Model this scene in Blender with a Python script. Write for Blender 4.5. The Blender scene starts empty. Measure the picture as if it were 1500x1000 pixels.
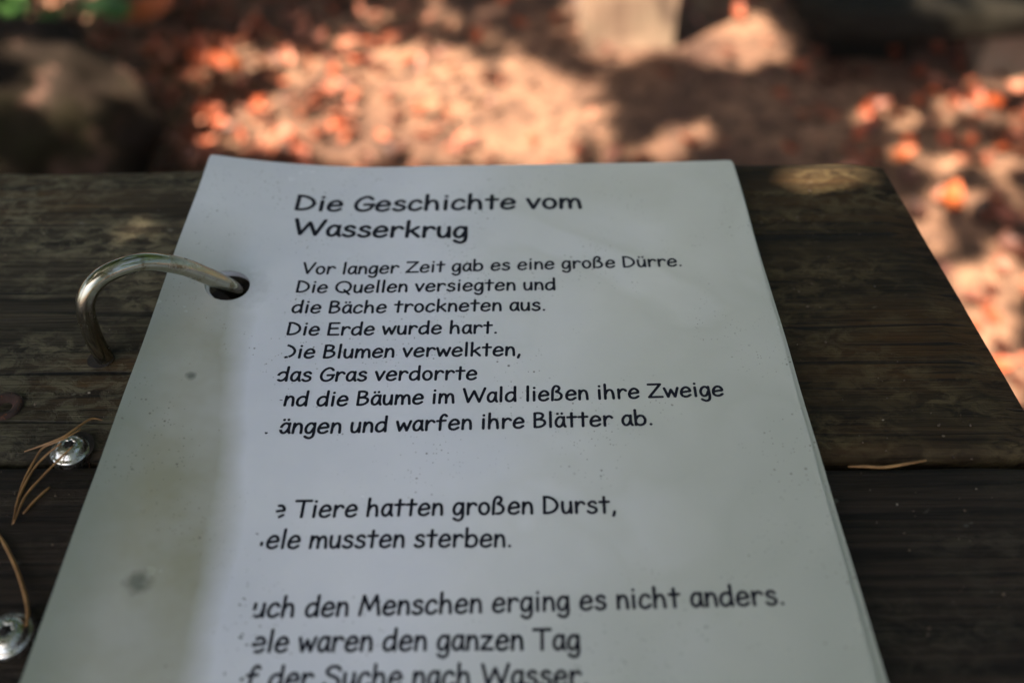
import bpy, bmesh, math, random
import numpy as np
from mathutils import Vector, Matrix, noise
random.seed(7); rng = np.random.default_rng(11)
SC = bpy.context.scene; COL = SC.collection
PI = math.pi

# ------------------------------------------------------------------ camera, sky, sun, exposure
TT = 0.72                                   # table top height
CZ = TT + 0.004 + 0.23744                   # camera height
TH, RO, FPX = 0.81228, -0.02874, 1427.09    # pitch, roll, focal length in photo pixels
cam_d = bpy.data.cameras.new("camera"); cam = bpy.data.objects.new("camera", cam_d); COL.objects.link(cam)
cam.matrix_world = Matrix.Translation((0, 0, CZ)) @ Matrix.Rotation(PI/2 - TH, 4, 'X') @ Matrix.Rotation(RO, 4, 'Z')
cam_d.sensor_width = 36; cam_d.lens = FPX / 1500 * 36
cam_d.clip_start = 0.02; cam_d.clip_end = 300
cam_d.dof.use_dof = True; cam_d.dof.focus_distance = 0.316; cam_d.dof.aperture_fstop = 5.3
SC.camera = cam
SUN = Vector((-0.42, -0.36, 0.83)).normalized()     # towards the sun
elev = math.asin(SUN.z); az = math.atan2(SUN.x, SUN.y)
W = bpy.data.worlds.new("World"); SC.world = W; W.use_nodes = True
wn = W.node_tree.nodes; wl = W.node_tree.links
sky = wn.new('ShaderNodeTexSky'); sky.sky_type = 'NISHITA'; sky.sun_disc = False
sky.sun_elevation = elev; sky.sun_rotation = az; sky.dust_density = 4.0; sky.air_density = 0.8
wl.new(sky.outputs[0], wn['Background'].inputs[0]); wn['Background'].inputs[1].default_value = 0.06
sd = bpy.data.lights.new("sun", 'SUN'); sd.energy = 3.7; sd.angle = math.radians(0.5); sd.color = (1, .86, .68)
so = bpy.data.objects.new("sun", sd); COL.objects.link(so); so.rotation_euler = SUN.to_track_quat('Z', 'Y').to_euler()
SC.view_settings.view_transform = 'Standard'; SC.view_settings.look = 'None'
SC.view_settings.exposure = 3.0; SC.view_settings.gamma = 1.0

# ------------------------------------------------------------------ helpers
def ray(px, py):
    dx, dy = px - 750, py - 500; c, s = math.cos(RO), math.sin(RO)
    a = (dx*c + dy*s)/FPX; b = (-dx*s + dy*c)/FPX
    return Vector((a, math.cos(TH) - b*math.sin(TH), -math.sin(TH) - b*math.cos(TH)))
def at(px, py, z):
    "world point at height z seen at a photo pixel"
    r = ray(px, py); return Vector((0, 0, CZ)) + r * ((z - CZ)/r.z)
def proj(X, Y, Z):
    dz = Z - CZ; zc = Y*math.cos(TH) - dz*math.sin(TH); yc = Y*math.sin(TH) + dz*math.cos(TH)
    a = FPX*X/zc; b = -FPX*yc/zc; c, s = math.cos(RO), math.sin(RO)
    return 750 + a*c - b*s, 500 + a*s + b*c
def link(o, parent=None):
    COL.objects.link(o)
    if parent is not None: o.parent = parent
    return o
def tag(o, label=None, cat=None, group=None, kind=None):
    for k, v in (('label', label), ('category', cat), ('group', group), ('kind', kind)):
        if v: o[k] = v
    return o
def thing(name, label, cat, loc=(0, 0, 0), rz=0, group=None):
    o = bpy.data.objects.new(name, None); o.empty_display_size = .05; link(o)
    o.location = loc; o.rotation_euler = (0, 0, rz); return tag(o, label, cat, group)
def mesh_obj(name, verts, faces, mat, parent=None, smooth=False):
    m = bpy.data.meshes.new(name); m.from_pydata([tuple(v) for v in verts], [], faces); m.update()
    if smooth: m.polygons.foreach_set('use_smooth', [True]*len(m.polygons))
    if mat: m.materials.append(mat)
    return link(bpy.data.objects.new(name, m), parent)
def bm_obj(name, bm, mat, parent=None, smooth=False):
    m = bpy.data.meshes.new(name); bm.to_mesh(m); bm.free()
    if smooth: m.polygons.foreach_set('use_smooth', [True]*len(m.polygons))
    if mat: m.materials.append(mat)
    return link(bpy.data.objects.new(name, m), parent)
def smooth_path(pts, n=8):
    pts = [Vector(p) for p in pts]
    if len(pts) < 3: return pts
    P = [2*pts[0]-pts[1]] + pts + [2*pts[-1]-pts[-2]]; out = []
    for i in range(1, len(P)-2):
        p0, p1, p2, p3 = P[i-1:i+3]
        for k in range(n):
            t = k/n
            out.append(0.5*((2*p1)+(p2-p0)*t+(2*p0-5*p1+4*p2-p3)*t*t+(3*p1-p0-3*p2+p3)*t**3))
    out.append(pts[-1]); return out
def tube(path, radii, sides=10):
    "closed tube along a path; returns verts, faces"
    n = len(path); V = []; F = []
    if not hasattr(radii, '__len__'): radii = [radii]*n
    up = Vector((0.31, 0.17, 0.93)); prev = None
    for i, p in enumerate(path):
        t = (path[min(i+1, n-1)] - path[max(i-1, 0)]).normalized()
        if prev is None: prev = t.cross(up).normalized()
        a = (prev - t*prev.dot(t)).normalized(); b = t.cross(a); prev = a
        for k in range(sides):
            w = 2*PI*k/sides; V.append(p + (a*math.cos(w) + b*math.sin(w))*radii[i])
    for i in range(n-1):
        for k in range(sides):
            k2 = (k+1) % sides
            F.append((i*sides+k, i*sides+k2, (i+1)*sides+k2, (i+1)*sides+k))
    F.append(tuple(range(sides))[::-1]); F.append(tuple((n-1)*sides+k for k in range(sides)))
    return V, F
def merge(parts):
    V = []; F = []
    for v, f in parts:
        o = len(V); V += list(v); F += [tuple(i+o for i in q) for q in f]
    return V, F

# ------------------------------------------------------------------ materials
class NT:
    def __init__(s, name):
        s.m = bpy.data.materials.new(name); s.m.use_nodes = True
        s.t = s.m.node_tree; s.b = s.t.nodes['Principled BSDF']
    def n(s, typ, **kw):
        o = s.t.nodes.new(typ)
        for k, v in kw.items(): setattr(o, k, v)
        return o
    def l(s, a, b): s.t.links.new(a, b)
    def coord(s, scale=(1, 1, 1), loc=(0, 0, 0), rot=(0, 0, 0)):
        tc = s.n('ShaderNodeTexCoord'); mp = s.n('ShaderNodeMapping')
        mp.inputs['Scale'].default_value = scale; mp.inputs['Location'].default_value = loc; mp.inputs['Rotation'].default_value = rot
        s.l(tc.outputs['Object'], mp.inputs['Vector']); return mp.outputs[0]
    def noise(s, vec, scale, detail=4, rough=.55, dist=0):
        o = s.n('ShaderNodeTexNoise'); o.inputs['Scale'].default_value = scale; o.inputs['Detail'].default_value = detail
        o.inputs['Roughness'].default_value = rough; o.inputs['Distortion'].default_value = dist; s.l(vec, o.inputs['Vector']); return o.outputs['Fac']
    def ramp(s, fac, stops):
        o = s.n('ShaderNodeValToRGB'); e = o.color_ramp.elements
        while len(e) < len(stops): e.new(.5)
        for k, (p, c) in enumerate(stops):
            e[k].position = p; e[k].color = (c, c, c, 1) if isinstance(c, (int, float)) else (*c, 1)
        s.l(fac, o.inputs[0]); return o.outputs[0]
    def mix(s, fac, a, b, blend='MIX'):
        o = s.n('ShaderNodeMix', data_type='RGBA', blend_type=blend)
        for v, i in ((fac, 0), (a, 6), (b, 7)):
            if isinstance(v, (int, float)): o.inputs[i].default_value = v
            elif isinstance(v, tuple): o.inputs[i].default_value = (*v, 1)
            else: s.l(v, o.inputs[i])
        return o.outputs[2]
    def math(s, op, a, b=0):
        o = s.n('ShaderNodeMath', operation=op)
        for v, i in ((a, 0), (b, 1)):
            if isinstance(v, (int, float)): o.inputs[i].default_value = v
            else: s.l(v, o.inputs[i])
        return o.outputs[0]
    def col(s, v):
        if isinstance(v, tuple): s.b.inputs['Base Color'].default_value = (*v, 1)
        else: s.l(v, s.b.inputs['Base Color'])
    def rough(s, v):
        if isinstance(v, (int, float)): s.b.inputs['Roughness'].default_value = v
        else: s.l(v, s.b.inputs['Roughness'])
    def bump(s, h, strength=.5, dist=.001):
        o = s.n('ShaderNodeBump'); o.inputs['Strength'].default_value = strength; o.inputs['Distance'].default_value = dist
        s.l(h, o.inputs['Height']); s.l(o.outputs[0], s.b.inputs['Normal'])

def mat_wood(name, dark, mid, algae, seed, algae_amt=.55, warm=None, shade_x=None):
    t = NT(name)
    v1 = t.coord((7, 260, 260), (seed, seed*2, 0)); v2 = t.coord((22, 900, 900), (seed*3, 0, seed)); v3 = t.coord((1, 2.2, 2.2), (0, seed, seed))
    v4 = t.coord((120, 210, 210), (seed, 0, 0))
    g = t.noise(v1, 1.0, 5, .65, .6); f = t.noise(v2, 1.0, 3, .6)
    gr = t.math('ADD', t.math('MULTIPLY', g, .62), t.math('MULTIPLY', f, .38))
    c = t.mix(t.ramp(gr, [(.41, 0), (.58, 1)]), dark, mid)
    if warm:
        c = t.mix(t.math('MULTIPLY', t.ramp(t.noise(v3, 7, 3), [(.5, 0), (.68, 1)]), t.ramp(gr, [(.4, 0), (.6, .8)])), c, warm)
    bl = t.math('MULTIPLY', t.ramp(t.noise(v3, 16, 4, .6), [(.42, 0), (.58, 1)]), t.ramp(t.noise(v4, 1.0, 5, .7, .6), [(.44, 0), (.60, 1)]))
    c = t.mix(t.math('MULTIPLY', bl, algae_amt), c, algae)
    sp = t.ramp(t.noise(t.coord((140, 240, 240), (seed, 0, 3)), 1.0, 2), [(.70, 0), (.76, .5)])
    c = t.mix(t.math('MULTIPLY', sp, algae_amt), c, (.22, .21, .17))
    crack = t.ramp(t.noise(t.coord((4.5, 190, 190), (seed*5, seed, 0)), 1.0, 3, .5, .4), [(.30, 1), (.37, 0)])
    c = t.mix(t.math('MULTIPLY', crack, .9), c, (.008, .007, .006))
    if shade_x:  # lower light at the right end put into the colour; near side darker too
        sp = t.n('ShaderNodeSeparateXYZ'); t.l(t.coord(), sp.inputs[0])
        w = t.math('ADD', sp.outputs[0], t.math('MULTIPLY', t.math('SUBTRACT', t.noise(v3, 9, 4), .5), .12))
        wy = t.math('ADD', sp.outputs[1], t.math('MULTIPLY', t.math('SUBTRACT', t.noise(v3, 12, 4), .5), .05))
        dm = t.math('MAXIMUM', t.ramp(w, [(shade_x[0], 0), (shade_x[1], 1)]), t.ramp(t.math('ADD', t.math('MULTIPLY', wy, 5), .5), [(.12, 1), (.55, 0)]))
        c = t.mix(dm, c, t.mix(1, c, t.mix(t.ramp(w, [(shade_x[0], 0), (shade_x[1], 1)]), (.46, .47, .46), (.50, .42, .31)), 'MULTIPLY'))
    t.col(c); t.rough(.72); t.b.inputs['Specular IOR Level'].default_value = .15
    h = t.math('SUBTRACT', t.math('ADD', gr, t.math('MULTIPLY', bl, .15)), t.math('MULTIPLY', crack, .8))
    t.bump(h, .9, .0016); return t.m
M = {}
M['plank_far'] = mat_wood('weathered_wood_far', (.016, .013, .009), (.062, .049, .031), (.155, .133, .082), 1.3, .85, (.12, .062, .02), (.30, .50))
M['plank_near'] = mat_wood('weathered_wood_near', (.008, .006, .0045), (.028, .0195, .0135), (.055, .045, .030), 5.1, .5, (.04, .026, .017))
M['wood_leg'] = mat_wood('weathered_wood_leg', (.03, .024, .018), (.08, .06, .04), (.09, .09, .05), 9.7, .4)
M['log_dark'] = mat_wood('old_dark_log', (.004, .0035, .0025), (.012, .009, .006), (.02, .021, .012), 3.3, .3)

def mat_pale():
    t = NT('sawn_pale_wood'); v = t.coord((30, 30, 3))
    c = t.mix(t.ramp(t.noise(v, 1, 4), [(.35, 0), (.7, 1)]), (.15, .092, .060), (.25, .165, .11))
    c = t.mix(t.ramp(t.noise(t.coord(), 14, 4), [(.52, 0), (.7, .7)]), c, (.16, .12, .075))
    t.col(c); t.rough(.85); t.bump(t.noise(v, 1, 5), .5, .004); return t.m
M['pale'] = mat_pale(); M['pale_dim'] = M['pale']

def mat_page(name, worn):
    t = NT(name)
    v = t.coord(); sep = t.n('ShaderNodeSeparateXYZ'); t.l(v, sep.inputs[0])
    u = sep.outputs[0]; w = t.math('MULTIPLY', sep.outputs[1], -1)          # across, down the page
    c = t.mix(t.ramp(t.noise(v, 16, 5, .6), [(.35, 0), (.7, 1)]), (.655, .655, .705), (.745, .735, .765))
    outer_tone = t.ramp(t.math('ADD', t.math('DIVIDE', u, .21), t.math('MULTIPLY', t.math('SUBTRACT', t.noise(v, 11, 4), .5), .5)), [(.42, 0), (.85, 1)])
    c = t.mix(t.math('MULTIPLY', outer_tone, .7), c, (.63, .61, .52))          # yellower towards the outer side
    # faint tide marks of rain on the right half
    tide = t.ramp(t.noise(t.coord((1, 1, 1), (2.1, .4, 0)), 13, 3, .5, .7), [(.40, 0), (.47, 1), (.53, .6), (.66, 0)])
    right = t.ramp(t.math('DIVIDE', u, .21), [(.45, 0), (.8, 1)])
    c = t.mix(t.math('MULTIPLY', t.math('MULTIPLY', tide, right), .6), c, (.55, .54, .475))
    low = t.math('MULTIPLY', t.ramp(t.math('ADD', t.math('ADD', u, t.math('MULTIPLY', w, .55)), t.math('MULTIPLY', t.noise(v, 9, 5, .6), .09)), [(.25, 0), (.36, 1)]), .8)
    c = t.mix(low, c, (.345, .36, .31))                      # greenish dimming: shade over the lower right corner put into the colour
    if worn:
        # darker olive band along the binding margin
        ed = t.n('ShaderNodeValToRGB'); e = ed.color_ramp; e.interpolation = 'B_SPLINE'
        for k in range(4): e.elements.new(.5)
        for el, (p, x) in zip(e.elements, [(0, .012), (.12, .018), (.34, .030), (.5, .037), (.7, .041), (1, .045)]):
            el.position = p; el.color = (x*10, x*10, x*10, 1)
        t.l(t.math('DIVIDE', w, .297), ed.inputs[0])
        edge = t.math('MULTIPLY', ed.outputs[0], .1)
        wob = t.math('MULTIPLY', t.math('SUBTRACT', t.noise(v, 30, 4), .5), .010)
        d = t.math('SUBTRACT', t.math('ADD', edge, wob), u)
        band = t.ramp(t.math('ADD', t.math('MULTIPLY', d, 50), .5), [(.25, 0), (.72, 1)])
        top = t.ramp(t.math('DIVIDE', w, .297), [(.10, .0), (.34, 1)])
        band = t.math('MULTIPLY', band, top)
        patch = t.ramp(t.noise(v, 24, 4, .6), [(.3, .62), (.7, .95)])
        c = t.mix(t.math('MULTIPLY', band, patch), c, (.30, .285, .19))
        gutter = t.math('MULTIPLY', t.ramp(t.math('DIVIDE', u, .02), [(.1, 1), (.8, 0)]), t.math('MULTIPLY', band, .6))
        c = t.mix(gutter, c, (.235, .26, .22))
        # round smudges left by the rivets of the next page
        for (x, y, r, k) in ((.0179, -.1159, .0022, .8), (.0204, -.1898, .0046, .75), (.026, -.0735, .012, .25)):
            q = t.n('ShaderNodeVectorMath', operation='DISTANCE'); t.l(v, q.inputs[0]); q.inputs[1].default_value = (x, y, .006)
            dd = t.math('ADD', t.math('DIVIDE', q.outputs['Value'], r), t.math('MULTIPLY', t.math('SUBTRACT', t.noise(v, 420, 3), .5), .7))
            c = t.mix(t.math('MULTIPLY', t.ramp(dd, [(.35, 1), (1.0, 0)]), k), c, (.11, .115, .09))
    # dirt specks: tiny dots, denser to the left
    for sc, th, k in ((420, .10, .7), (150, .045, .7), (1100, .16, .6)):
        vo = t.n('ShaderNodeTexVoronoi'); vo.inputs['Scale'].default_value = sc; t.l(v, vo.inputs['Vector'])
        hs = t.n('ShaderNodeSeparateColor'); t.l(vo.outputs['Color'], hs.inputs[0])
        keep = t.math('MULTIPLY', t.math('GREATER_THAN', hs.outputs[0], .80), t.ramp(t.noise(v, 26, 4, .7), [(.50, 0), (.60, 1)]))
        dot = t.math('MULTIPLY', t.ramp(vo.outputs['Distance'], [(th, 1), (th*1.9, 0)]), keep)
        c = t.mix(t.math('MULTIPLY', dot, k), c, (.10, .085, .06))
    t.col(c); t.rough(t.ramp(t.noise(v, 40, 4), [(.25, .20), (.75, .28)]))
    t.b.inputs['Specular IOR Level'].default_value = .6
    t.bump(t.noise(v, 24, 4, .55), .5, .0014); return t.m
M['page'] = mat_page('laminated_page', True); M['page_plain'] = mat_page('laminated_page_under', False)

def mat_ink():
    t = NT('printed_ink'); v = t.coord()
    t.col(t.mix(t.noise(v, 300, 3), (.005, .005, .011), (.014, .014, .024))); t.rough(.5); t.b.inputs['Specular IOR Level'].default_value = .15; return t.m
M['ink'] = mat_ink()

def mat_metal(name, a, b, rough, metal=1, dirt=None, sc=60):
    t = NT(name); v = t.coord(); c = t.mix(t.ramp(t.noise(v, sc, 5, .6), [(.35, 0), (.65, 1)]), a, b)
    if dirt: c = t.mix(t.ramp(t.noise(v, sc*4, 5, .7), [(.56, 0), (.66, 1)]), c, dirt)
    t.col(c); t.b.inputs['Metallic'].default_value = metal
    t.rough(t.ramp(t.noise(v, sc*2, 4), [(.3, rough-.08), (.7, rough+.14)])); t.bump(t.noise(v, sc*8, 3), .06, .0003); return t.m
M['steel'] = mat_metal('ring_steel', (.42, .395, .315), (.30, .28, .21), .19, 1, (.20, .16, .10))
M['zinc'] = mat_metal('screw_zinc', (.60, .59, .54), (.36, .34, .28), .24, 1, (.10, .08, .055), 260)
M['dirt'] = mat_metal('dirt_and_hole_shade', (.007, .005, .004), (.022, .014, .009), .9, 0, None, 400)  # dirt in the screws, and the painted shade of the ring holes
M['rust'] = mat_metal('rust', (.040, .014, .007), (.016, .009, .006), .85, .05, (.11, .035, .010), 160)

def mat_needle():
    t = NT('dry_needle'); v = t.coord(); c = t.mix(t.ramp(t.noise(v, 120, 3), [(.35, 0), (.65, 1)]), (.13, .055, .012), (.30, .155, .05))
    t.col(c); t.rough(.5); return t.m
M['needle'] = mat_needle()

def mat_leaf(name, stops, trans=0, rough=.6):
    t = NT(name); g = t.n('ShaderNodeNewGeometry'); c = t.ramp(g.outputs['Random Per Island'], stops)
    c = t.mix(t.ramp(t.noise(t.coord(), 60, 3), [(.3, 0), (.7, .45)]), c, (.04, .018, .009) if not trans else (.03, .06, .012))
    t.col(c); t.rough(rough)
    if trans:
        tr = t.n('ShaderNodeBsdfTranslucent'); t.l(c, tr.inputs[0]); mx = t.n('ShaderNodeMixShader'); mx.inputs[0].default_value = trans
        out = t.t.nodes['Material Output']; t.l(t.b.outputs[0], mx.inputs[1]); t.l(tr.outputs[0], mx.inputs[2]); t.l(mx.outputs[0], out.inputs[0])
    return t.m
M['litter'] = mat_leaf('beech_litter', [(0, (.025, .007, .004)), (.25, (.11, .025, .010)), (.5, (.30, .075, .034)), (.7, (.38, .060, .010)), (.86, (.42, .16, .095)), (1, (.08, .020, .008))])
M['orange_leaf'] = mat_leaf('orange_leaf', [(0, (.42, .080, .012)), (1, (.46, .10, .02))])
M['tan_leaf'] = mat_leaf('tan_leaf', [(0, (.24, .115, .065)), (1, (.27, .13, .075))])
M['crown'] = mat_leaf('green_beech_leaves', [(0, (.05, .11, .025)), (.5, (.08, .16, .03)), (1, (.12, .2, .05))], .3)
M['herb'] = mat_leaf('herb_leaves', [(0, (.05, .14, .03)), (1, (.10, .22, .06))], .2)

def mat_soil():
    t = NT('forest_soil'); v = t.coord()
    c = t.mix(t.ramp(t.noise(v, 2.3, 5, .6), [(.38, 0), (.62, 1)]), (.075, .032, .019), (.30, .160, .095))
    c = t.mix(t.ramp(t.noise(v, 26, 5, .7), [(.43, 0), (.60, .9)]), c, (.045, .020, .011))
    c = t.mix(t.ramp(t.noise(v, 60, 3, .6), [(.62, 0), (.72, .7)]), c, (.42, .25, .15))
    t.col(c); t.rough(.95); t.bump(t.noise(v, 30, 6, .7), .8, .02); return t.m
M['soil'] = mat_soil()
def mat_rock():
    t = NT('mottled_boulder'); v = t.coord()
    c = t.mix(t.ramp(t.noise(v, 7, 5, .6), [(.4, 0), (.62, 1)]), (.007, .005, .0035), (.026, .018, .014))
    c = t.mix(t.ramp(t.noise(v, 15, 4, .6), [(.55, 0), (.66, .9)]), c, (.13, .07, .056))
    c = t.mix(t.ramp(t.noise(v, 4, 3), [(.52, 0), (.68, .7)]), c, (.02, .02, .008))
    t.col(c); t.rough(.95); t.b.inputs['Specular IOR Level'].default_value = .08; t.bump(t.noise(v, 30, 6, .7), .7, .012); return t.m
M['rock'] = mat_rock()
def mat_bark():
    t = NT('beech_bark'); v = t.coord((6, 6, 1.5)); c = t.mix(t.noise(v, 1.5, 5), (.09, .085, .07), (.2, .19, .16)); t.col(c); t.rough(.9)
    t.bump(t.noise(v, 3, 5), .6, .01); return t.m
M['bark'] = mat_bark()

# ------------------------------------------------------------------ ground
def gz(x, y): return 0.018*noise.noise(Vector((x*1.7, y*1.7, 0))) + .008*noise.noise(Vector((x*6, y*6, 4)))
def build_ground():
    xs = np.concatenate([[-60, -20, -8, -4], np.linspace(-3, 3, 76), [4, 8, 20, 60]]); ys = np.concatenate([[-60, -20, -8, -3], np.linspace(-1.5, 4.5, 76), [6, 10, 20, 60]])
    V = [(x, y, gz(x, y) if abs(x) <= 3 and -1.5 <= y <= 4.5 else 0) for y in ys for x in xs]; n = len(xs)
    F = [(j*n+i, j*n+i+1, (j+1)*n+i+1, (j+1)*n+i) for j in range(len(ys)-1) for i in range(n-1)]
    tag(mesh_obj('forest_ground', V, F, M['soil'], None, True), kind='structure')
build_ground()

# ------------------------------------------------------------------ fallen leaves
LT = np.array([(0, 0, 0), (.3, .27, .05), (.3, 0, 0), (.3, -.27, .05), (.68, .25, .07), (.68, 0, .02), (.68, -.25, .07), (1, 0, .1)], float)
LF = [(0, 2, 1), (0, 3, 2), (1, 2, 5, 4), (2, 3, 6, 5), (4, 5, 7), (5, 6, 7)]
def leaf_batch(pos, size, tilt, rz, curl=None):
    "many leaf-sized faces; arrays of positions, sizes, tilts and headings"
    n = len(pos); tv = np.repeat(LT[None], n, 0).copy(); tv[:, :, 0] -= .5
    if curl is not None: tv[:, :, 2] += curl[:, None]*(tv[:, :, 0]**2*1.2 + tv[:, :, 1]**2*2)
    tv *= size[:, None, None]
    a, b = tilt
    ca, sa = np.cos(a)[:, None], np.sin(a)[:, None]; y = tv[:, :, 1]*ca - tv[:, :, 2]*sa; z = tv[:, :, 1]*sa + tv[:, :, 2]*ca; x = tv[:, :, 0]
    cb, sb = np.cos(b)[:, None], np.sin(b)[:, None]; x, z = x*cb + z*sb, -x*sb + z*cb
    cr, sr = np.cos(rz)[:, None], np.sin(rz)[:, None]; x, y = x*cr - y*sr, x*sr + y*cr
    V = np.stack([x, y, z], 2) + pos[:, None, :]
    return V.reshape(-1, 3), [tuple(k*8 + i for i in f) for k in range(n) for f in LF]
def density(px, py):
    "how much litter covers the trodden ground at a photo pixel"
    left = 1/(1+math.exp((px - 520)/70)); right = 1/(1+math.exp((1230 - px)/60))
    mid = .12/(1+math.exp((px - 720)/50))
    return min(1, .06 + mid + left + .5*right)
def build_litter():
    pos = []
    while len(pos) < 9500:
        x, y = random.uniform(-2.4, 2.4), random.uniform(.35, 3.4)
        px, py = proj(x, y, 0); vis = -200 < px < 1700 and -150 < py < 700
        if random.random() > (density(px, py) if vis else .45): continue
        pos.append((x, y, gz(x, y) + random.uniform(.006, .03)))
    pos = np.array(pos); n = len(pos)
    V, F = leaf_batch(pos, rng.uniform(.016, .050, n), (rng.normal(0, .45, n), rng.normal(0, .35, n)), rng.uniform(0, 2*PI, n), rng.normal(.5, .6, n))
    tag(mesh_obj('leaf_litter', V, F, M['litter'], None, True), 'brown and orange beech leaves strewn over the forest soil', 'leaf litter', None, 'stuff')
build_litter()
def one_leaf(px, py, size, mat, label, rz, z=.03):
    p = at(px, py, z)
    V, F = leaf_batch(np.zeros((1, 3)), np.array([size]), (np.array([.25]), np.array([-.2])), np.array([rz]), np.array([.6]))
    o = mesh_obj('fallen_leaf', V, F, M[mat], None, True); o.location = p
    tag(o, label, 'leaf', 'bright fallen leaves standing out of the litter')
one_leaf(1322, 229, .045, 'orange_leaf', 'small vivid orange leaf lying just beyond the right corner of the table plank', .3)
one_leaf(1392, 293, .06, 'orange_leaf', 'larger orange-red leaf on the ground to the right of the table', 1.2)
one_leaf(342, 98, .055, 'orange_leaf', 'glowing red-orange leaf on the dark ground right of the boulder', 2.2)
one_leaf(112, 12, .085, 'tan_leaf', 'pale tan leaf lying behind the boulder next to the green plant', .5, .05)
one_leaf(1412, 168, .055, 'tan_leaf', 'pale leaf in a fleck of sun below the right bench support', .1)
one_leaf(225, 22, .12, 'orange_leaf', 'long dim orange leaf behind the boulder', .6)

# ------------------------------------------------------------------ boulder and plant
def build_boulder():
    c = Vector((-.80, 1.33, .09)); bm = bmesh.new(); bmesh.ops.create_icosphere(bm, subdivisions=5, radius=1)
    for v in bm.verts:
        d = v.co.normalized(); k = 1 + .16*noise.noise(d*1.3 + Vector((3, 1, 2))) + .07*noise.noise(d*3.4) + .025*noise.noise(d*9)
        v.co = Vector((d.x*.235*k, d.y*.22*k, max(d.z*.145*k, -.11)))
    o = bm_obj('boulder', bm, M['rock'], None, True); o.location = c
    tag(o, 'big mottled grey boulder with pinkish patches beyond the table', 'boulder')
build_boulder()
def build_plant():
    c = at(22, 70, 0); c.z = 0
    root = thing('green_plant', 'low leafy green plant growing behind the boulder', 'plant', c)
    st = []; pos = []; rz = []; 
    for k in range(26):
        a = random.uniform(0, 2*PI); r = random.uniform(.02, .17); h = random.uniform(.05, .17)
        tip = Vector((r*math.cos(a)*1.3, r*math.sin(a)*.7, h)); st.append(tube(smooth_path([(0, 0, 0), tip*.5 + Vector((0, 0, .03)), tip], 4), .0018, 5))
        for q in range(5): pos.append(tip + Vector((random.uniform(-.03, .03), random.uniform(-.03, .03), random.uniform(-.02, .02)))); rz.append(a + random.uniform(-1, 1))
    mesh_obj('stem', *merge(st), M['herb'], root)
    n = len(pos); V, F = leaf_batch(np.array([tuple(p) for p in pos]), rng.uniform(.04, .075, n), (rng.normal(0, .4, n), rng.normal(0, .4, n)), np.array(rz), rng.normal(0, .3, n))
    mesh_obj('foliage', V, F, M['herb'], root, True)
build_plant()

# ------------------------------------------------------------------ log bench
def rough_prism(pts, z0, z1, amp, seed, nz=5, sub=.03):
    "closed outline pulled up from z0 to z1 with an uneven skin"
    P = []
    for a, b in zip(pts, pts[1:] + pts[:1]):
        a, b = Vector(a), Vector(b); n = max(1, int((b-a).length/sub))
        P += [a + (b-a)*k/n for k in range(n)]
    V = []; F = []; n = len(P); cen = sum(P, Vector((0, 0)))/n
    for j in range(nz+1):
        t = j/nz; z = z0 + (z1-z0)*t; inset = 1 - (.012 if j in (0, nz) else 0)/.1*.25
        for p in P:
            q = cen + (p-cen)*inset; d = (p-cen).normalized()*amp*noise.noise(Vector((p.x*9, p.y*9, z*12 + seed)))
            V.append((q.x+d.x, q.y+d.y, z + amp*.5*noise.noise(Vector((p.x*6, p.y*6, seed+5)))))
    for j in range(nz):
        for i in range(n):
            i2 = (i+1) % n; F.append((j*n+i, j*n+i2, (j+1)*n+i2, (j+1)*n+i))
    F.append(tuple(range(n))[::-1]); F.append(tuple(nz*n+i for i in range(n)))
    return V, F
LOG = [(.50, 1.535), (.56, 1.478), (.72, 1.452), (.95, 1.47), (1.35, 1.53), (1.40, 1.78), (.95, 1.74), (.56, 1.76), (.50, 1.66)]
def build_bench():
    root = thing('log_bench', 'low dark log bench on the right behind the table', 'bench', (.8, 1.6, 0))
    o = Vector((.8, 1.6))
    def sh(l): return [(x-o.x, y-o.y) for x, y in l]
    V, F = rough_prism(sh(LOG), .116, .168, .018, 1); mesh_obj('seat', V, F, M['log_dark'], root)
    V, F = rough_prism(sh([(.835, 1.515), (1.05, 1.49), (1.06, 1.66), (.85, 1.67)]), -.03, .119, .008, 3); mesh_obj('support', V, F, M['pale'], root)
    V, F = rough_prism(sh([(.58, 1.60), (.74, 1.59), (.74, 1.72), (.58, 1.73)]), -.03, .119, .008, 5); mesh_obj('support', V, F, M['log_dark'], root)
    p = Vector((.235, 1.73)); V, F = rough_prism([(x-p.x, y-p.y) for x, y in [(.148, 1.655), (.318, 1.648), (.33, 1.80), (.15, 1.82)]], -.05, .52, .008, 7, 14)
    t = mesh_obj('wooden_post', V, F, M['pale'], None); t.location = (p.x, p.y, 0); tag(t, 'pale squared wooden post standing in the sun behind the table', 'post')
build_bench()

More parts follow.
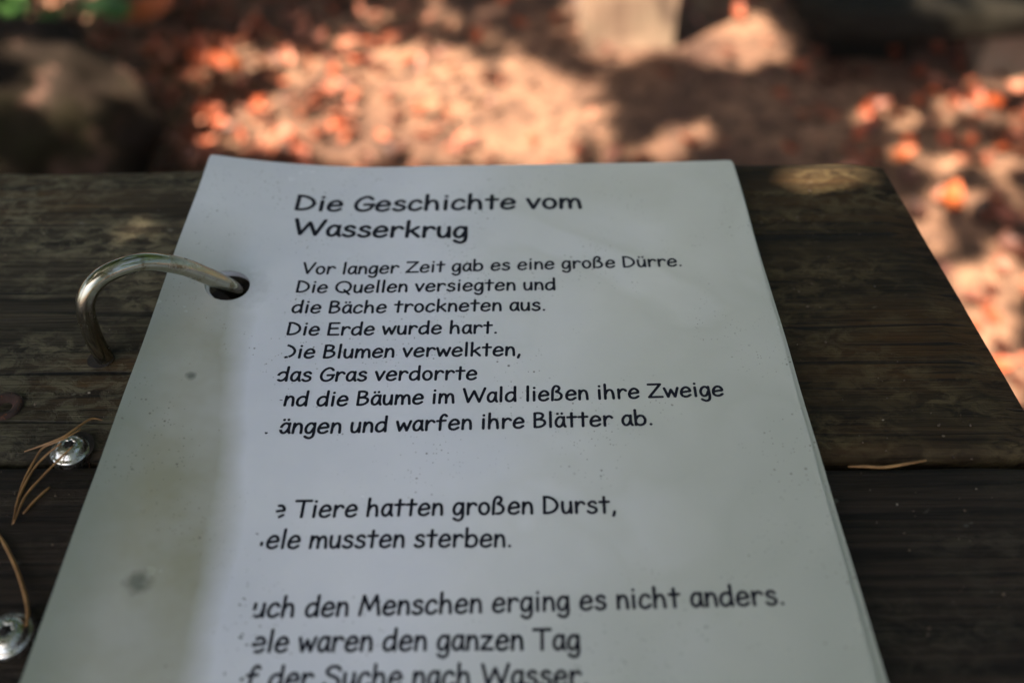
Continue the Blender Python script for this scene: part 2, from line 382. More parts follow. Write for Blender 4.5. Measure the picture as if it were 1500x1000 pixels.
# ------------------------------------------------------------------ table
TROT = -0.0272
table = thing('wooden_table', 'dark weathered plank table carrying the story pages', 'table', (0, .330, 0), TROT)
def plank(x0, x1r0, x1r1, y0, y1, th, mat, seed, skew=0):
    "board with softened wavy edges: right end runs from x1r0 (near) to x1r1 (far)"
    prof = []; w = y1-y0; r = .004
    nY = 10
    for k in range(nY+1): prof.append((y0 + r + (w-2*r)*k/nY, 0))
    prof += [(y1 - r*.3, -r*.3), (y1, -r), (y1, -th), (y0, -th), (y0, -r), (y0 + r*.3, -r*.3)]
    n = len(prof); V = []; F = []; N = 90
    for i in range(N+1):
        t = i/N
        for (y, z) in prof:
            k = (y-y0)/w; xr = x1r0 + (x1r1-x1r0)*k; x = x0 + (xr-x0)*t
            e = .0016*noise.noise(Vector((x*14, seed, k*3))) + .0007*noise.noise(Vector((x*60, seed, k*3)))
            edge = max(0, abs(k-.5)*2 - .9)*10
            zz = z + .0010*noise.noise(Vector((x*7, y*22, seed))) - edge*.0008*max(0, noise.noise(Vector((x*30, y*20, seed+2))))
            if i in (0, N): zz -= .002 if z > -.01 else 0
            V.append((x, y + e*edge + skew*min(1, max(0, (.12-x)/.27)), zz))
    for i in range(N):
        for j in range(n):
            j2 = (j+1) % n; F.append((i*n+j, i*n+j2, (i+1)*n+j2, (i+1)*n+j))
    F.append(tuple(range(n))); F.append(tuple(N*n+j for j in range(n))[::-1])
    V, F2 = V, [f[::-1] for f in F]
    cx = (x0+x1r0)/2; cy = (y0+y1)/2
    o = mesh_obj('plank', [(a-cx, b-cy, c) for a, b, c in V], F2, mat, table, True); o.location = (cx, cy, TT); return o
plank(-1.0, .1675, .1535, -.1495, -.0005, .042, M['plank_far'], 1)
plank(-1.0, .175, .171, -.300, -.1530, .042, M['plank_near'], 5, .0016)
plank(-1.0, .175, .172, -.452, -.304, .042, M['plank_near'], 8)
for x in (-.86, .02):
    for y in (-.40, -.06):
        bm = bmesh.new(); bmesh.ops.create_cube(bm, size=1)
        for v in bm.verts: v.co = Vector((v.co.x*.07, v.co.y*.07, v.co.z*(TT-.08) + (TT-.08)/2))
        bmesh.ops.bevel(bm, geom=bm.edges[:], offset=.006, segments=2, affect='EDGES')
        o = bm_obj('leg', bm, M['wood_leg'], table); o.location = (x, y, 0)
    bm = bmesh.new(); bmesh.ops.create_cube(bm, size=1)
    for v in bm.verts: v.co = Vector((v.co.x*.07, v.co.y*.43, v.co.z*.036))
    bmesh.ops.bevel(bm, geom=bm.edges[:], offset=.005, segments=2, affect='EDGES')
    o = bm_obj('crossbar', bm, M['wood_leg'], table); o.location = (x, -.226, TT-.061)

# ------------------------------------------------------------------ the story pages
PW, PH, TC = .21, .297, .35147
HU, HV, HR = .0209, .0731, .0076            # punched hole
def pz(u, v):
    k = min(v/.25, 1.15); t = u/PW
    return (.0077+.0004*k)*((TC-t)/TC)**2 if t < TC else (.0003+.0078*k)*((t-TC)/(1-TC))**2
booklet = thing('story_booklet', 'stack of white laminated story pages with black German text lying on the table', 'booklet', (-.118913, .325949, TT), -.0210114)
def page_mesh(th=.0008):
    us = list(np.linspace(0, PW, 85)); vs = list(np.linspace(0, PH, 120)); bm = bmesh.new()
    grid = {}
    i0 = min(range(85), key=lambda i: abs(us[i]-HU)); j0 = min(range(120), key=lambda j: abs(vs[j]-HV)); K = 4
    def V(u, v): return bm.verts.new((u, -v, pz(u, v)))
    for j, v in enumerate(vs):
        for i, u in enumerate(us):
            if abs(i-i0) < K and abs(j-j0) < K: continue
            # corners a little rounded and edges not perfectly straight
            uu = u + (.0004*noise.noise(Vector((v*25, 1, 0))) if i in (0, 84) else 0); vv = v + (.0004*noise.noise(Vector((u*25, 2, 0))) if j == 0 else 0)
            if i in (0, 84) and j == 0: uu += .0004 if i == 0 else -.0004; vv += .0004
            grid[i, j] = V(uu, vv)
    for j in range(119):
        for i in range(84):
            q = [(i, j), (i, j+1), (i+1, j+1), (i+1, j)]
            if all(k in grid for k in q) and not (i0-K <= i < i0+K and j0-K <= j < j0+K): bm.faces.new([grid[k] for k in q])
    loop = [(i0-K+a, j0-K) for a in range(2*K)] + [(i0+K, j0-K+a) for a in range(2*K)] + [(i0+K-a, j0+K) for a in range(2*K)] + [(i0-K, j0+K-a) for a in range(2*K)]
    rings = [[grid[k] for k in loop]]
    for f in (.5, 1.0):
        r = []
        for k in loop:
            u, v = us[k[0]], vs[k[1]]; a = math.atan2(v-HV, u-HU); cu, cv = HU + HR*math.cos(a), HV + HR*math.sin(a)
            r.append(V(u + (cu-u)*f, v + (cv-v)*f))
        rings.append(r)
    n = len(loop)
    for A, B in zip(rings, rings[1:]):
        for k in range(n): bm.faces.new((A[k], A[(k+1) % n], B[(k+1) % n], B[k]))
    bmesh.ops.recalc_face_normals(bm, faces=bm.faces[:])
    if sum(f.normal.z for f in bm.faces) < 0: bmesh.ops.reverse_faces(bm, faces=bm.faces[:])
    top = bm.faces[:]; ret = bmesh.ops.extrude_face_region(bm, geom=top)
    for g in ret['geom']:
        if isinstance(g, bmesh.types.BMVert): g.co.z += th
    bmesh.ops.recalc_face_normals(bm, faces=bm.faces[:])
    for f in bm.faces: f.smooth = abs(f.normal.z) > .7
    return bm
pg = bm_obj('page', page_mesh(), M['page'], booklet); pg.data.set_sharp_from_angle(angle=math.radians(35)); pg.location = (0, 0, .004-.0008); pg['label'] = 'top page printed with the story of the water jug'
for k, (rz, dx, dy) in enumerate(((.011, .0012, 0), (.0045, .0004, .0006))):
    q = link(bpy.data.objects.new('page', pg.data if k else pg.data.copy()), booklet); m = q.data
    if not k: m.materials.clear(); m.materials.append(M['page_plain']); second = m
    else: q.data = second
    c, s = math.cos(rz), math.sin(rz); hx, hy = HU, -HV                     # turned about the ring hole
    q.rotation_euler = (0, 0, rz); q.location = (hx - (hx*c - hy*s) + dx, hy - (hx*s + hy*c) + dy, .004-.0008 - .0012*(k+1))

# ------------------------------------------------------------------ hand-drawn lettering
def ell(cx, cy, rx, ry, n=14, a0=100): return [(cx + rx*math.cos(math.radians(a0+360*k/n)), cy + ry*math.sin(math.radians(a0+360*k/n))) for k in range(n+1)]
BOWL = [(410, 420), (330, 495), (220, 490), (120, 380), (82, 220), (125, 70), (225, 20), (330, 90), (405, 260)]
G = {   # advance, strokes: 's' smooth, 'l' straight corners
 'a': (513, ['s', BOWL], ['s', [(425, 500), (412, 300), (425, 110), (470, 20)]]),
 'b': (593, ['l', [(112, 770), (100, 20)]], ['s', [(106, 250), (180, 410), (300, 480), (430, 440), (500, 270), (450, 90), (310, 15), (190, 35), (104, 120)]]),
 'c': (514, ['s', [(435, 400), (370, 480), (270, 495), (150, 410), (88, 230), (115, 80), (225, 15), (340, 35), (445, 115)]]),
 'd': (588, ['s', [(455, 400), (370, 475), (240, 470), (120, 370), (80, 200), (130, 60), (245, 18), (370, 90), (458, 230)]], ['l', [(470, 770), (462, 330), (475, 20)]]),
 'e': (548, ['s', [(95, 235), (210, 262), (340, 282), (462, 296), (450, 400), (370, 490), (260, 500), (150, 410), (85, 250), (105, 90), (210, 18), (340, 25), (455, 100)]]),
 'f': (508, ['s', [(455, 700), (390, 765), (300, 745), (225, 620), (205, 400), (205, 200), (200, 15)]], ['l', [(70, 455), (410, 475)]]),
 'g': (531, ['s', BOWL], ['s', [(432, 500), (435, 250), (438, 0), (400, -160), (290, -235), (170, -205), (95, -150)]]),
 'h': (578, ['l', [(115, 770), (100, 20)]], ['s', [(105, 230), (180, 400), (290, 475), (395, 430), (440, 270), (455, 20)]]),
 'i': (281, ['l', [(140, 490), (135, 20)]], ['l', [(150, 680), (150, 690)]]),
 'k': (543, ['l', [(120, 770), (108, 20)]], ['l', [(440, 480), (125, 215)]], ['l', [(225, 300), (475, 25)]]),
 'l': (274, ['l', [(140, 775), (132, 20)]]),
 'm': (776, ['l', [(108, 490), (95, 20)]], ['s', [(105, 270), (190, 430), (275, 480), (355, 410), (380, 240), (382, 20)]], ['s', [(384, 260), (460, 420), (550, 480), (640, 410), (672, 240), (692, 20)]]),
 'n': (523, ['l', [(108, 490), (95, 20)]], ['s', [(102, 260), (180, 420), (290, 485), (385, 420), (420, 260), (430, 20)]]),
 'o': (527, ['s', ell(262, 253, 182, 240)]),
 'r': (480, ['l', [(112, 490), (110, 20)]], ['s', [(112, 270), (190, 420), (290, 485), (370, 470), (425, 410)]]),
 's': (487, ['s', [(395, 430), (320, 495), (215, 490), (125, 410), (165, 315), (280, 268), (390, 205), (395, 95), (295, 22), (175, 18), (80, 85)]]),
 't': (471, ['l', [(238, 690), (225, 20)]], ['l', [(65, 480), (415, 488)]]),
 'u': (520, ['s', [(95, 490), (90, 250), (130, 65), (235, 18), (345, 90), (408, 260)]], ['l', [(415, 490), (425, 20)]]),
 'v': (487, ['l', [(60, 485), (232, 25), (425, 490)]]),
 'w': (683, ['l', [(60, 485), (192, 30), (340, 400), (485, 30), (630, 490)]]),
 'z': (539, ['l', [(85, 475), (430, 478), (75, 32), (465, 32)]]),
 '\u00df': (629, ['s', [(95, 10), (108, 330), (135, 600), (230, 745), (350, 735), (410, 640), (370, 530), (270, 455), (395, 395), (490, 270), (465, 120), (350, 35), (225, 30)]]),
 '.': (249, ['l', [(125, 35), (125, 42)]]), ',': (277, ['l', [(150, 60), (95, -110)]]),
 'D': (722, ['l', [(112, 725), (104, 25)]], ['s', [(100, 722), (300, 700), (500, 585), (605, 410), (580, 230), (440, 90), (260, 30), (105, 28)]]),
 'G': (679, ['s', [(590, 610), (500, 705), (380, 722), (220, 625), (105, 430), (95, 220), (190, 65), (340, 22), (490, 75), (590, 190), (612, 335)]], ['l', [(370, 328), (645, 342)]]),
 'W': (1040, ['l', [(70, 730), (265, 35), (515, 600), (745, 35), (985, 740)]]),
 'V': (650, ['l', [(55, 735), (298, 28), (595, 740)]]),
 'Z': (693, ['l', [(85, 708), (600, 708), (72, 35), (635, 35)]]),
 'Q': (877, ['s', ell(425, 375, 345, 345, 18)], ['l', [(480, 180), (740, -100)]]),
 'E': (624, ['l', [(525, 728), (108, 722), (104, 30), (555, 36)]], ['l', [(108, 398), (485, 408)]]),
 'B': (629, ['l', [(112, 725), (106, 28)]], ['s', [(108, 722), (290, 728), (430, 670), (440, 550), (340, 450), (120, 400)]], ['s', [(150, 402), (350, 400), (500, 330), (520, 190), (410, 75), (260, 30), (106, 30)]]),
 'T': (679, ['l', [(45, 708), (640, 714)]], ['l', [(345, 710), (332, 20)]]),
 'M': (883, ['l', [(90, 20), (195, 728), (425, 200), (660, 728), (795, 20)]]),
 'S': (694, ['s', [(595, 610), (510, 705), (360, 728), (205, 675), (140, 560), (225, 450), (400, 385), (560, 285), (590, 155), (480, 45), (310, 15), (160, 60), (80, 145)]]),
 'A': (731, ['l', [(50, 15), (385, 730), (640, 15)]], ['l', [(180, 265), (540, 285)]]), ' ': (299,)}
for c, b in (('\u00e4', 'a'), ('\u00fc', 'u')): G[c] = G[b] + (['l', [(165, 668), (165, 678)]], ['l', [(345, 675), (345, 685)]])
NS = [0]
def ribbon(path, r, keep, V, F):
    "flat pen stroke of half width r on the page; path in page (u, v)"
    NS[0] += 1; dz = .00005 + .0000012*(NS[0] % 30)
    n = len(path); T = [(path[min(i+1, n-1)] - path[max(i-1, 0)]).normalized() for i in range(n)]
    def add(p): V.append((p.x, -p.y, pz(p.x, p.y) + dz)); return len(V)-1
    for i in range(n-1):
        if not keep((path[i]+path[i+1])/2): continue
        a, b = path[i], path[i+1]; na = Vector((-T[i].y, T[i].x))*r; nb = Vector((-T[i+1].y, T[i+1].x))*r
        F.append((add(a+na), add(a-na), add(b-nb), add(b+nb)))
    for p, t, s in ((path[0], T[0], -1), (path[-1], T[-1], 1)):
        if not keep(p): continue
        nn = Vector((-t.y, t.x)); f = [add(p + (nn*math.cos(w) + t*s*math.sin(w))*r) for w in [PI*k/7 for k in range(8)]]
        F.append(tuple(f) if s > 0 else tuple(f[::-1]))
def letter_line(text, a, b, worn=None, bow=.0009, pen=61, V=None, F=None, em=None):
    "one printed line from page point a to b (mm); worn = letters rubbed off left of this u (mm)"
    # glyph extents of the whole line, then fitted between the two ends
    adv = 0; S = []
    for ch in text:
        g = G[ch]
        for kind, pts in g[1:]: S.append((kind, [(x+adv, y) for x, y in pts]))
        adv += g[0]
    xmin = min(p[0] for _, q in S for p in q) - pen; xmax = max(p[0] for _, q in S for p in q) + pen
    k = (b[0]-a[0])/1000/(xmax-xmin); ky = em/1e6 if em else k
    def keep(p):
        if worn is None: return True
        d = p.x*1000 - worn + 1.3*noise.noise(Vector((p.x*900, p.y*900, 3))) + .5*noise.noise(Vector((p.x*2600, p.y*2600, 9)))
        if d > 0: return True
        return d > -5 and noise.noise(Vector((p.x*1500, p.y*1500, 1))) > .46
    def uv(x, y):
        t = (x-xmin)/(xmax-xmin); u = a[0]/1000 + k*(x-xmin)
        return Vector((u, (a[1] + (b[1]-a[1])*t)/1000 - bow*4*t*(1-t)*min(1, (b[0]-a[0])/120) - ky*y))
    for kind, pts in S:
        if kind == 's':
            q = smooth_path([(x, y, 0) for x, y in pts], 6); ribbon([uv(p.x, p.y) for p in q], pen*(k+ky)/2, keep, V, F)
        else:
            for p0, p1 in zip(pts, pts[1:]):
                m = max(2, int(math.hypot(p1[0]-p0[0], p1[1]-p0[1])/35))
                ribbon([uv(p0[0]+(p1[0]-p0[0])*i/m, p0[1]+(p1[1]-p0[1])*i/m) for i in range(m+1)], pen*(k+ky)/2, keep, V, F)
def lettering(label, lines, em, pen=61):
    V, F = [], []
    for l in lines: letter_line(*l[:3], worn=l[3] if len(l) > 3 else None, V=V, F=F, em=em, pen=pen)
    o = mesh_obj('lettering', V, F, M['ink'], pg); o.location = (0, 0, .0008); o['label'] = label
lettering('large two-line story title', [("Die Geschichte vom", (37.2, 29.0), (148.0, 28.9)), ("Wasserkrug", (38.4, 43.4), (104.4, 44.9))], 12.0, 65)
lettering('upper paragraph of eight lines', [
 ("Vor langer Zeit gab es eine große Dürre.", (45.1, 64.6), (181.9, 63.8)),
 ("Die Quellen versiegten und", (44.6, 74.3), (136.4, 74.3)),
 ("die Bäche trockneten aus.", (44.5, 84.5), (132.5, 84.5)),
 ("Die Erde wurde hart.", (44.6, 95.1), (115.9, 94.9)),
 ("Die Blumen verwelkten,", (44.4, 105.6), (123.9, 105.4), 46.2),
 ("das Gras verdorrte", (44.5, 115.8), (109.7, 115.5), 45.3),
 ("und die Bäume im Wald ließen ihre Zweige", (44.7, 126.1), (187.6, 125.9), 48.3),
 ("hängen und warfen ihre Blätter ab.", (44.7, 137.2), (164.2, 136.4), 49.1)], 7.9)
lettering('short two-line middle paragraph', [("Die Tiere hatten großen Durst,", (44.6, 167.6), (150.8, 167.9), 52.9), ("Viele mussten sterben.", (44.9, 177.8), (120.8, 178.0), 50.6)], 7.9)
lettering('lower paragraph starting with the people', [("Auch den Menschen erging es nicht anders.", (46.2, 198.7), (192.1, 198.6), 52.2),
 ("Viele waren den ganzen Tag", (46.4, 208.5), (138.6, 209.0), 54.4), ("auf der Suche nach Wasser.", (46.0, 218.4), (140.0, 218.7), 52.6)], 7.9)

# ------------------------------------------------------------------ binding ring
def build_ring():
    pts = [(-.1350, .2262, .700), (-.1368, .2259, .712), (-.1379, .2256, .7215), (-.1382, .2256, .734), (-.1362, .2268, .7464), (-.1299, .2310, .7531), (-.1197, .2379, .7526),
           (-.1107, .2439, .7456), (-.1037, .2486, .7360), (-.0986, .2520, .7272), (-.0965, .2535, .7190), (-.0962, .2538, .708)]
    o = Vector((-.1379, .2256, TT)); path = smooth_path([Vector(p)-o for p in pts], 8)
    V, F = tube(path, .0030, 28); ob = mesh_obj('binding_ring', V, F, M['steel'], None, True); ob.location = o
    tag(ob, 'curved steel ring running from the table wood into the punched page hole', 'ring')
build_ring()
def hole_shade_disc():  # flat dark disc painting the shade inside the hole at the ring's foot
    n = 28; V = [((.0045+.0008*noise.noise(Vector((math.cos(2*PI*k/n)*2, math.sin(2*PI*k/n)*2, 3))))*math.cos(2*PI*k/n), .0042*math.sin(2*PI*k/n), 0) for k in range(n)]
    o = mesh_obj('hole_shade_disc', V, [tuple(range(n))], M['dirt'], table); c, s_ = math.cos(-TROT), math.sin(-TROT); x, y = -.1392, .2252-.330  # the 'dirt' material serves as painted hole shade here
    o.location = (x*c - y*s_, x*s_ + y*c, TT + .0011)
hole_shade_disc()
def under_hole():  # flat dark disc on the wood, painting the shade seen through the page hole
    n = 32; c, s_ = math.cos(-.0210114), math.sin(-.0210114); x = -.118913 + HU*c - (-HV)*s_; y = .325949 + HU*s_ + (-HV)*c - .330
    cc, ss = math.cos(-TROT), math.sin(-TROT)
    o = mesh_obj('hole_shade_disc', [(.0085*math.cos(2*PI*k/n), .0085*math.sin(2*PI*k/n), 0) for k in range(n)], [tuple(range(n))], M['dirt'], table); o.location = (x*cc - y*ss, x*ss + y*cc, TT + .0009)  # the 'dirt' material serves as painted hole shade here
under_hole()

# ------------------------------------------------------------------ screws
def build_screw(loc, R, tilt, rz, label):
    root = thing('screw', label, 'screw', loc, rz, 'screws in the table top'); root.rotation_euler = (tilt[0], tilt[1], rz)
    n = 48; prof = [(R, -.004), (R, .0006), (R*.97, .0011), (R*.86, .0013), (R*.80, .0016), (R*.72, .0026), (R*.55, .0034), (R*.36, .0038)]
    V = [(r*math.cos(2*PI*k/n), r*math.sin(2*PI*k/n), z) for r, z in prof for k in range(n)]; F = []
    # star-shaped drive opening
    def star(k): return R*(.27 + .055*math.cos(6*2*PI*k/n))
    m = len(prof)
    V += [(star(k)*math.cos(2*PI*k/n), star(k)*math.sin(2*PI*k/n), .0037) for k in range(n)]
    V += [(star(k)*.93*math.cos(2*PI*k/n), star(k)*.93*math.sin(2*PI*k/n), .0008) for k in range(n)]
    for j in range(m+1):
        for k in range(n): k2 = (k+1) % n; F.append((j*n+k, j*n+k2, (j+1)*n+k2, (j+1)*n+k))
    mesh_obj('head', V, F, M['zinc'], root, True)
    bm = bmesh.new(); bmesh.ops.create_icosphere(bm, subdivisions=3, radius=1)
    for v in bm.verts:
        d = v.co.copy(); kk = 1 + .3*noise.noise(d*2.5 + Vector(loc)*50); v.co = Vector((d.x*R*.30*kk, d.y*R*.30*kk, .0026 + d.z*.0012*kk))
    bm_obj('drive_recess', bm, M['dirt'], root, True)
    V = []
    for k in range(40): q = R*(1.13 + .2*noise.noise(Vector((math.cos(2*PI*k/40)*1.5, math.sin(2*PI*k/40)*1.5, loc.x*40)))); V.append((q*math.cos(2*PI*k/40), q*math.sin(2*PI*k/40), 0))
    g = mesh_obj('grime', V, [tuple(range(40))], M['dirt'], root); g.location = (0, 0, .0009); g.rotation_euler = (-tilt[0], -tilt[1], 0)
build_screw((at(105, 661, TT+.0003)), .0063, (-.05, .08), .4, 'shiny round screw with pine needles across it beside the page edge')
build_screw((at(14, 932, TT+.0003)), .0067, (.03, .03), 1.0, 'shiny round screw in the bottom left corner under one curved needle')
def build_rusty():
    p = at(8, 596, TT); root = thing('screw', 'sunken rusty brown screw at the left edge of the far plank', 'screw', p, .2, 'screws in the table top')
    R = .0058; n = 40; prof = [(R, .0002), (R*.94, .0011), (R*.75, .0012), (R*.5, .0004), (R*.3, -.0004), (R*.28, -.003)]
    V = [(r*(1+.05*noise.noise(Vector((math.cos(2*PI*k/n)*2, math.sin(2*PI*k/n)*2, r*300))))*math.cos(2*PI*k/n), r*math.sin(2*PI*k/n), z) for r, z in prof for k in range(n)]
    F = [(j*n+k, j*n+(k+1) % n, (j+1)*n+(k+1) % n, (j+1)*n+k) for j in range(len(prof)-1) for k in range(n)] + [tuple((len(prof)-1)*n+k for k in range(n))]
    mesh_obj('head', V, F, M['rust'], root, True)
build_rusty()

# ------------------------------------------------------------------ grit
def grit():
    V = []; F = []; n = 0
    ico = bmesh.new(); bmesh.ops.create_icosphere(ico, subdivisions=1, radius=1); iv = [v.co.copy() for v in ico.verts]; fi = [[v.index for v in f.verts] for f in ico.faces]; ico.free()
    while n < 190:
        x, y = random.uniform(-.27, .165), random.uniform(.05, .325)
        px, py = proj(x, y, TT)
        if not (-60 < px < 1560 and 240 < py < 1050): continue
        if -.135 + (py-300)*-.0001 < x < .115 and abs(px - 680) < 380 + .36*(py-236)*1.05: continue
        if x > .148 - .06*(.325-y)*-1 - .012: continue
        r = random.choice((.00015, .0002, .0002, .00028, .0004)); q = [random.uniform(.6, 1.5) for _ in range(3)]; o = len(V)
        V += [(x + c.x*r*q[0], y + c.y*r*q[1], TT + .0008 + c.z*r*q[2]*.7) for c in iv]; F += [tuple(i+o for i in f) for f in fi]; n += 1
    tag(mesh_obj('grit', V, F, M['grit']), 'tiny crumbs of bark and sand scattered on the table planks', 'grit', None, 'stuff')
M['grit'] = mat_leaf('bark_crumbs', [(0, (.03, .02, .012)), (.6, (.09, .06, .035)), (.9, (.16, .12, .08)), (1, (.3, .26, .2))], 0, .8)
grit()

# ------------------------------------------------------------------ pine needles
def needle(px, label, r=.00037):
    P = [at(x, y, TT + h) for x, y, h in px]; o = P[0].copy(); path = smooth_path([p-o for p in P], 6); n = len(path)
    V, F = tube(path, [r*(.45 + .55*min(1, 4*min(i+1, n-i)/n)) for i in range(n)], 8)
    ob = mesh_obj('pine_needle', V, F, M['needle'], None, True); ob.location = o; tag(ob, label, 'pine needle', 'dry pine needles on the table')
needle([(36, 661, .0012), (62, 652, .003), (92, 640, .0052), (116, 624, .005), (134, 613, .004), (150, 615, .003)], 'topmost pine needle lying across the upper rim of the shiny screw')
needle([(22, 742, .001), (34, 706, .001), (50, 675, .002), (64, 655, .0035), (92, 643, .0055), (118, 629, .005)], 'bent pine needle curving up over the upper part of the screw')
needle([(18, 768, .001), (28, 728, .001), (47, 690, .0015), (66, 668, .003), (90, 648, .0055)], 'longest pine needle reaching down left from the screw')
needle([(20, 766, .0016), (36, 728, .0016), (58, 702, .002), (85, 674, .004), (107, 653, .0056)], 'pine needle ending in the drive recess of the screw')
needle([(34, 752, .0008), (52, 732, .001), (73, 713, .001)], 'short broken pine needle below the screw by the page', .00045)
needle([(-8, 776, .001), (6, 795, .001), (24, 832, .001), (36, 868, .0015), (41, 896, .003), (39, 916, .0035)], 'thick orange curved pine needle resting on the bottom left screw', .0006)
needle([(1242, 683, .0012), (1268, 683, .0012), (1295, 684, .001), (1322, 680, .0012), (1357, 674, .0018)], 'lone pine needle on the right beside the gap between the planks', .0005)

# ------------------------------------------------------------------ the shading tree
# holes in the crown let sun through to: ground patches, plank corners, boulder top (photo pixels of where the sun lands)
SPOT_G = [(620, 165, 150, 60), (520, 210, 150, 24), (460, 115, 50, 20), (740, 205, 120, 34), (780, 140, 50, 30), (650, 105, 50, 18), (1085, 62, 70, 24), (1005, 196, 40, 9), (915, 35, 62, 48),
          (345, 98, 20, 10), (410, 88, 16, 7), (390, 170, 34, 12), (300, 205, 26, 10), (268, 222, 16, 8), (1412, 168, 22, 9), (1290, 175, 26, 7), (1335, 135, 18, 7), (1322, 229, 14, 6), (1392, 292, 26, 12), (1350, 335, 22, 14),
          (1440, 480, 40, 60), (1485, 560, 40, 30), (1455, 240, 50, 8), (1380, 245, 24, 7), (1440, 415, 30, 16), (112, 12, 26, 9), (75, 48, 46, 15), (20, 40, 30, 12), (540, 80, 26, 8), (960, 222, 24, 6), (870, 185, 24, 5), (1200, 72, 16, 6)]
SPOT_T = [(1226, 252, 95, 23), (208, 344, 44, 17)]
SPOT_L = [(1475, 26, 45, 7)]
SPOT_B = [(92, 78, 10, 6), (30, 76, 8, 5), (148, 62, 9, 4), (136, 98, 6, 3), (40, 134, 10, 3)]
def on_log(x, y):
    return .46 < x < 1.42 and 1.39 + max(0, (.6-x)*.6) < y < 1.8
def lit(x, y, m=0):
    'does sun have to pass here (ground-shadow point, leaf reach m)'
    gx, gy = x + SUN.x*.168/SUN.z, y + SUN.y*.168/SUN.z; px, py = proj(gx, gy, .168)
    if any(((px-cx)/(rx + m*900))**2 + ((py-cy)/(ry + m*520))**2 < 1 for cx, cy, rx, ry in SPOT_L): return True
    if on_log(x - SUN.x/SUN.z*-.16, y - SUN.y/SUN.z*-.16) or on_log(x + SUN.x/SUN.z*.165, y + SUN.y/SUN.z*.165): return False
    for spots, z, sx, sy in ((SPOT_G, 0, 800, 480), (SPOT_T, TT, 3600, 2200), (SPOT_B, .215, 1000, 560)):
        px, py = proj(x + SUN.x*z/SUN.z, y + SUN.y*z/SUN.z, z)
        if not (-300 < px < 1800 and -300 < py < 1300): continue
        w = 1 + .35*noise.noise(Vector((x*9, y*9, z*10)))
        for cx, cy, rx, ry in spots:
            if ((px-cx)/(rx*w + m*sx))**2 + ((py-cy)/(ry*w + m*sy))**2 < 1: return True
    return False
def tree(loc, trunk_r, trunk_h, crown_pts, leaf_sizes, limbs, label):
    root = thing('beech_tree', label, 'tree', loc); L = Vector(loc)
    parts = [tube(smooth_path([(0, 0, -.1), (.04, .02, trunk_h*.4), (.02, -.05, trunk_h*.8), (0.05, 0, trunk_h)], 6), [trunk_r*(1.25 - .75*i/18) for i in range(19)], 14)]
    for tip in limbs:
        tip = Vector(tip) - L; base = Vector((0, 0, trunk_h*random.uniform(.55, .95))); mid = base*.45 + tip*.55 + Vector((0, 0, .3))
        parts.append(tube(smooth_path([base, mid, tip], 6), [trunk_r*.35*(1 - .85*i/12) for i in range(13)], 7))
    mesh_obj('trunk', *merge(parts), M['bark'], root, True)
    n = len(crown_pts); V, F = leaf_batch(np.array(crown_pts) - np.array(loc), leaf_sizes, (rng.normal(0, .5, n), rng.normal(0, .5, n)), rng.uniform(0, 2*PI, n), rng.normal(0, .3, n))
    mesh_obj('crown', V, F, M['crown'], root)
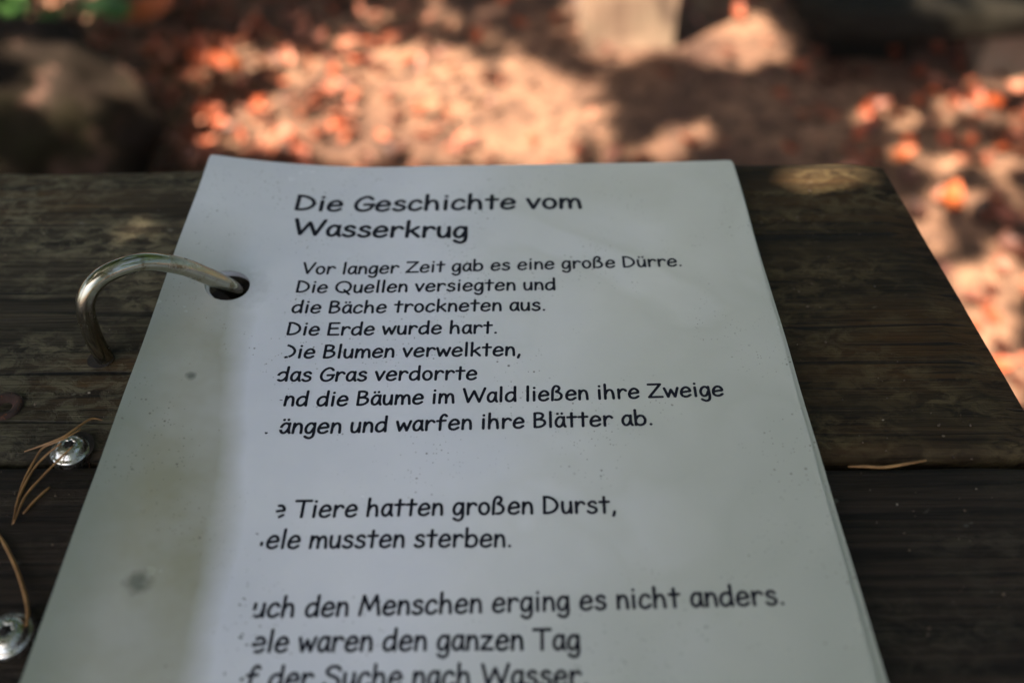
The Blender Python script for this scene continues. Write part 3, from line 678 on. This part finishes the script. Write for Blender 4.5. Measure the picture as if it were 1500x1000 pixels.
def shade_tree():
    pts = []; sz = []
    def put(x, y, lo, hi):
        m = random.uniform(.03, .05)
        if lit(x, y, m*.75): return
        z = random.uniform(lo, hi); pts.append((x + SUN.x*z/SUN.z, y + SUN.y*z/SUN.z, z)); sz.append(m*2)
    for k in range(17500): put(random.uniform(-2.0, 2.3), random.uniform(-.4, 2.9), 2.3, 4.2)
    ox, oy = SUN.x*TT/SUN.z, SUN.y*TT/SUN.z
    for k in range(6500):                                  # unseen small leaves added low over the table to bound its sun flecks
        x, y = random.uniform(-.36, .34) - ox, random.uniform(-.12, .44) - oy; m = random.uniform(.012, .02)
        if lit(x, y, m*.5): continue
        z = random.uniform(1.55, 2.1); pts.append((x + SUN.x*z/SUN.z, y + SUN.y*z/SUN.z, z)); sz.append(m*2)
    for k in range(2200): put(random.uniform(-.35, .32) - ox, random.uniform(-.1, .42) - oy, 2.2, 3.4)     # denser over the table
    for k in range(2400): put(random.uniform(-1.5, -.42), random.uniform(1.0, 2.3), 2.3, 4.0)
    for k in range(700): put(random.uniform(.2, .75), random.uniform(1.2, 1.62), 2.3, 4.0)
    for k in range(3000):
        a = random.uniform(0, 2*PI); r = random.uniform(2.4, 3.2); put(r*math.cos(a)*.9 + .2, r*math.sin(a)*.75 + 1.2, 2.6, 4.0)
    # the same crown carries on above the litter behind the table, again letting the sun through
    for k in range(8500):
        x, y, z = random.uniform(-2.6, 2.6), random.uniform(.9, 4.2), random.uniform(2.0, 3.8); gx, gy = x - SUN.x*z/SUN.z, y - SUN.y*z/SUN.z; m = random.uniform(.05, .08)
        if lit(gx, gy, m*.75): continue
        d = Vector((x + .03, y - .15, z - TT)); el = math.degrees(math.atan2(d.z, math.hypot(d.x, d.y))); a = math.degrees(math.atan2(d.x, d.y))
        if 42 < el < 72 and -14 < a < 12: continue            # gap through which the page sees the sky
        pts.append((x, y, z)); sz.append(m*2)
    limbs = []
    for i in rng.choice(len(pts), 400, replace=False):
        tip = Vector(pts[i]); base = Vector((-3.3, -1.6, 2.7)); ok = True
        for q in range(1, 30):
            p = base.lerp(tip, q/29); p.z += .6*(q/29)*(1-q/29); gx, gy = p.x - SUN.x*p.z/SUN.z, p.y - SUN.y*p.z/SUN.z
            if lit(gx, gy, .08): ok = False; break
        if ok: limbs.append(pts[i])
        if len(limbs) == 14: break
    tree((-3.3, -1.6, 0), .2, 3.6, pts, np.array(sz), limbs, 'beech tree leaning its leafy crown over the clearing from the left')
random.seed(21); shade_tree()
def forest_ring():
    "the wood that closes the clearing on all sides; its crowns keep the low sky off the ground"
    protos = []
    for q in range(3):
        pts = []; n = 2600
        while len(pts) < n:
            a = random.uniform(0, 2*PI); h = random.uniform(.15, 7.5); R = 2.3*(1 - .45*abs(h/7.5 - .4)*2)
            r = R*math.sqrt(random.random()); p = Vector((r*math.cos(a), r*math.sin(a), h))
            if noise.noise(p*.9 + Vector((q*7, 0, 0))) > -.22: pts.append(tuple(p))
        limbs = [pts[i] for i in rng.choice(n, 14, replace=False)]
        before = set(bpy.data.objects)
        tree((0, 0, 0), .17, 5.5, pts, rng.uniform(.16, .32, n), limbs, 'beech tree with low leafy branches in the wood around the clearing')
        protos.append([o for o in bpy.data.objects if o not in before and o.parent is None][0])
    spots = [(-5.2, 4.4), (-2.6, 6.2), (.6, 6.6), (3.6, 5.8), (5.6, 3.2), (6.0, .2), (5.0, -3.0), (-6.0, 1.2), (1.6, -5.2)]
    for i, (x, y) in enumerate(spots):
        src = protos[i % 3]
        if i < 3: r = src
        else:
            r = src.copy(); COL.objects.link(r)
            for ch in src.children: c = ch.copy(); COL.objects.link(c); c.parent = r
        r.location = (x, y, 0); r.rotation_euler = (0, 0, i*1.3); r['group'] = 'beech trees around the clearing'
forest_ring()
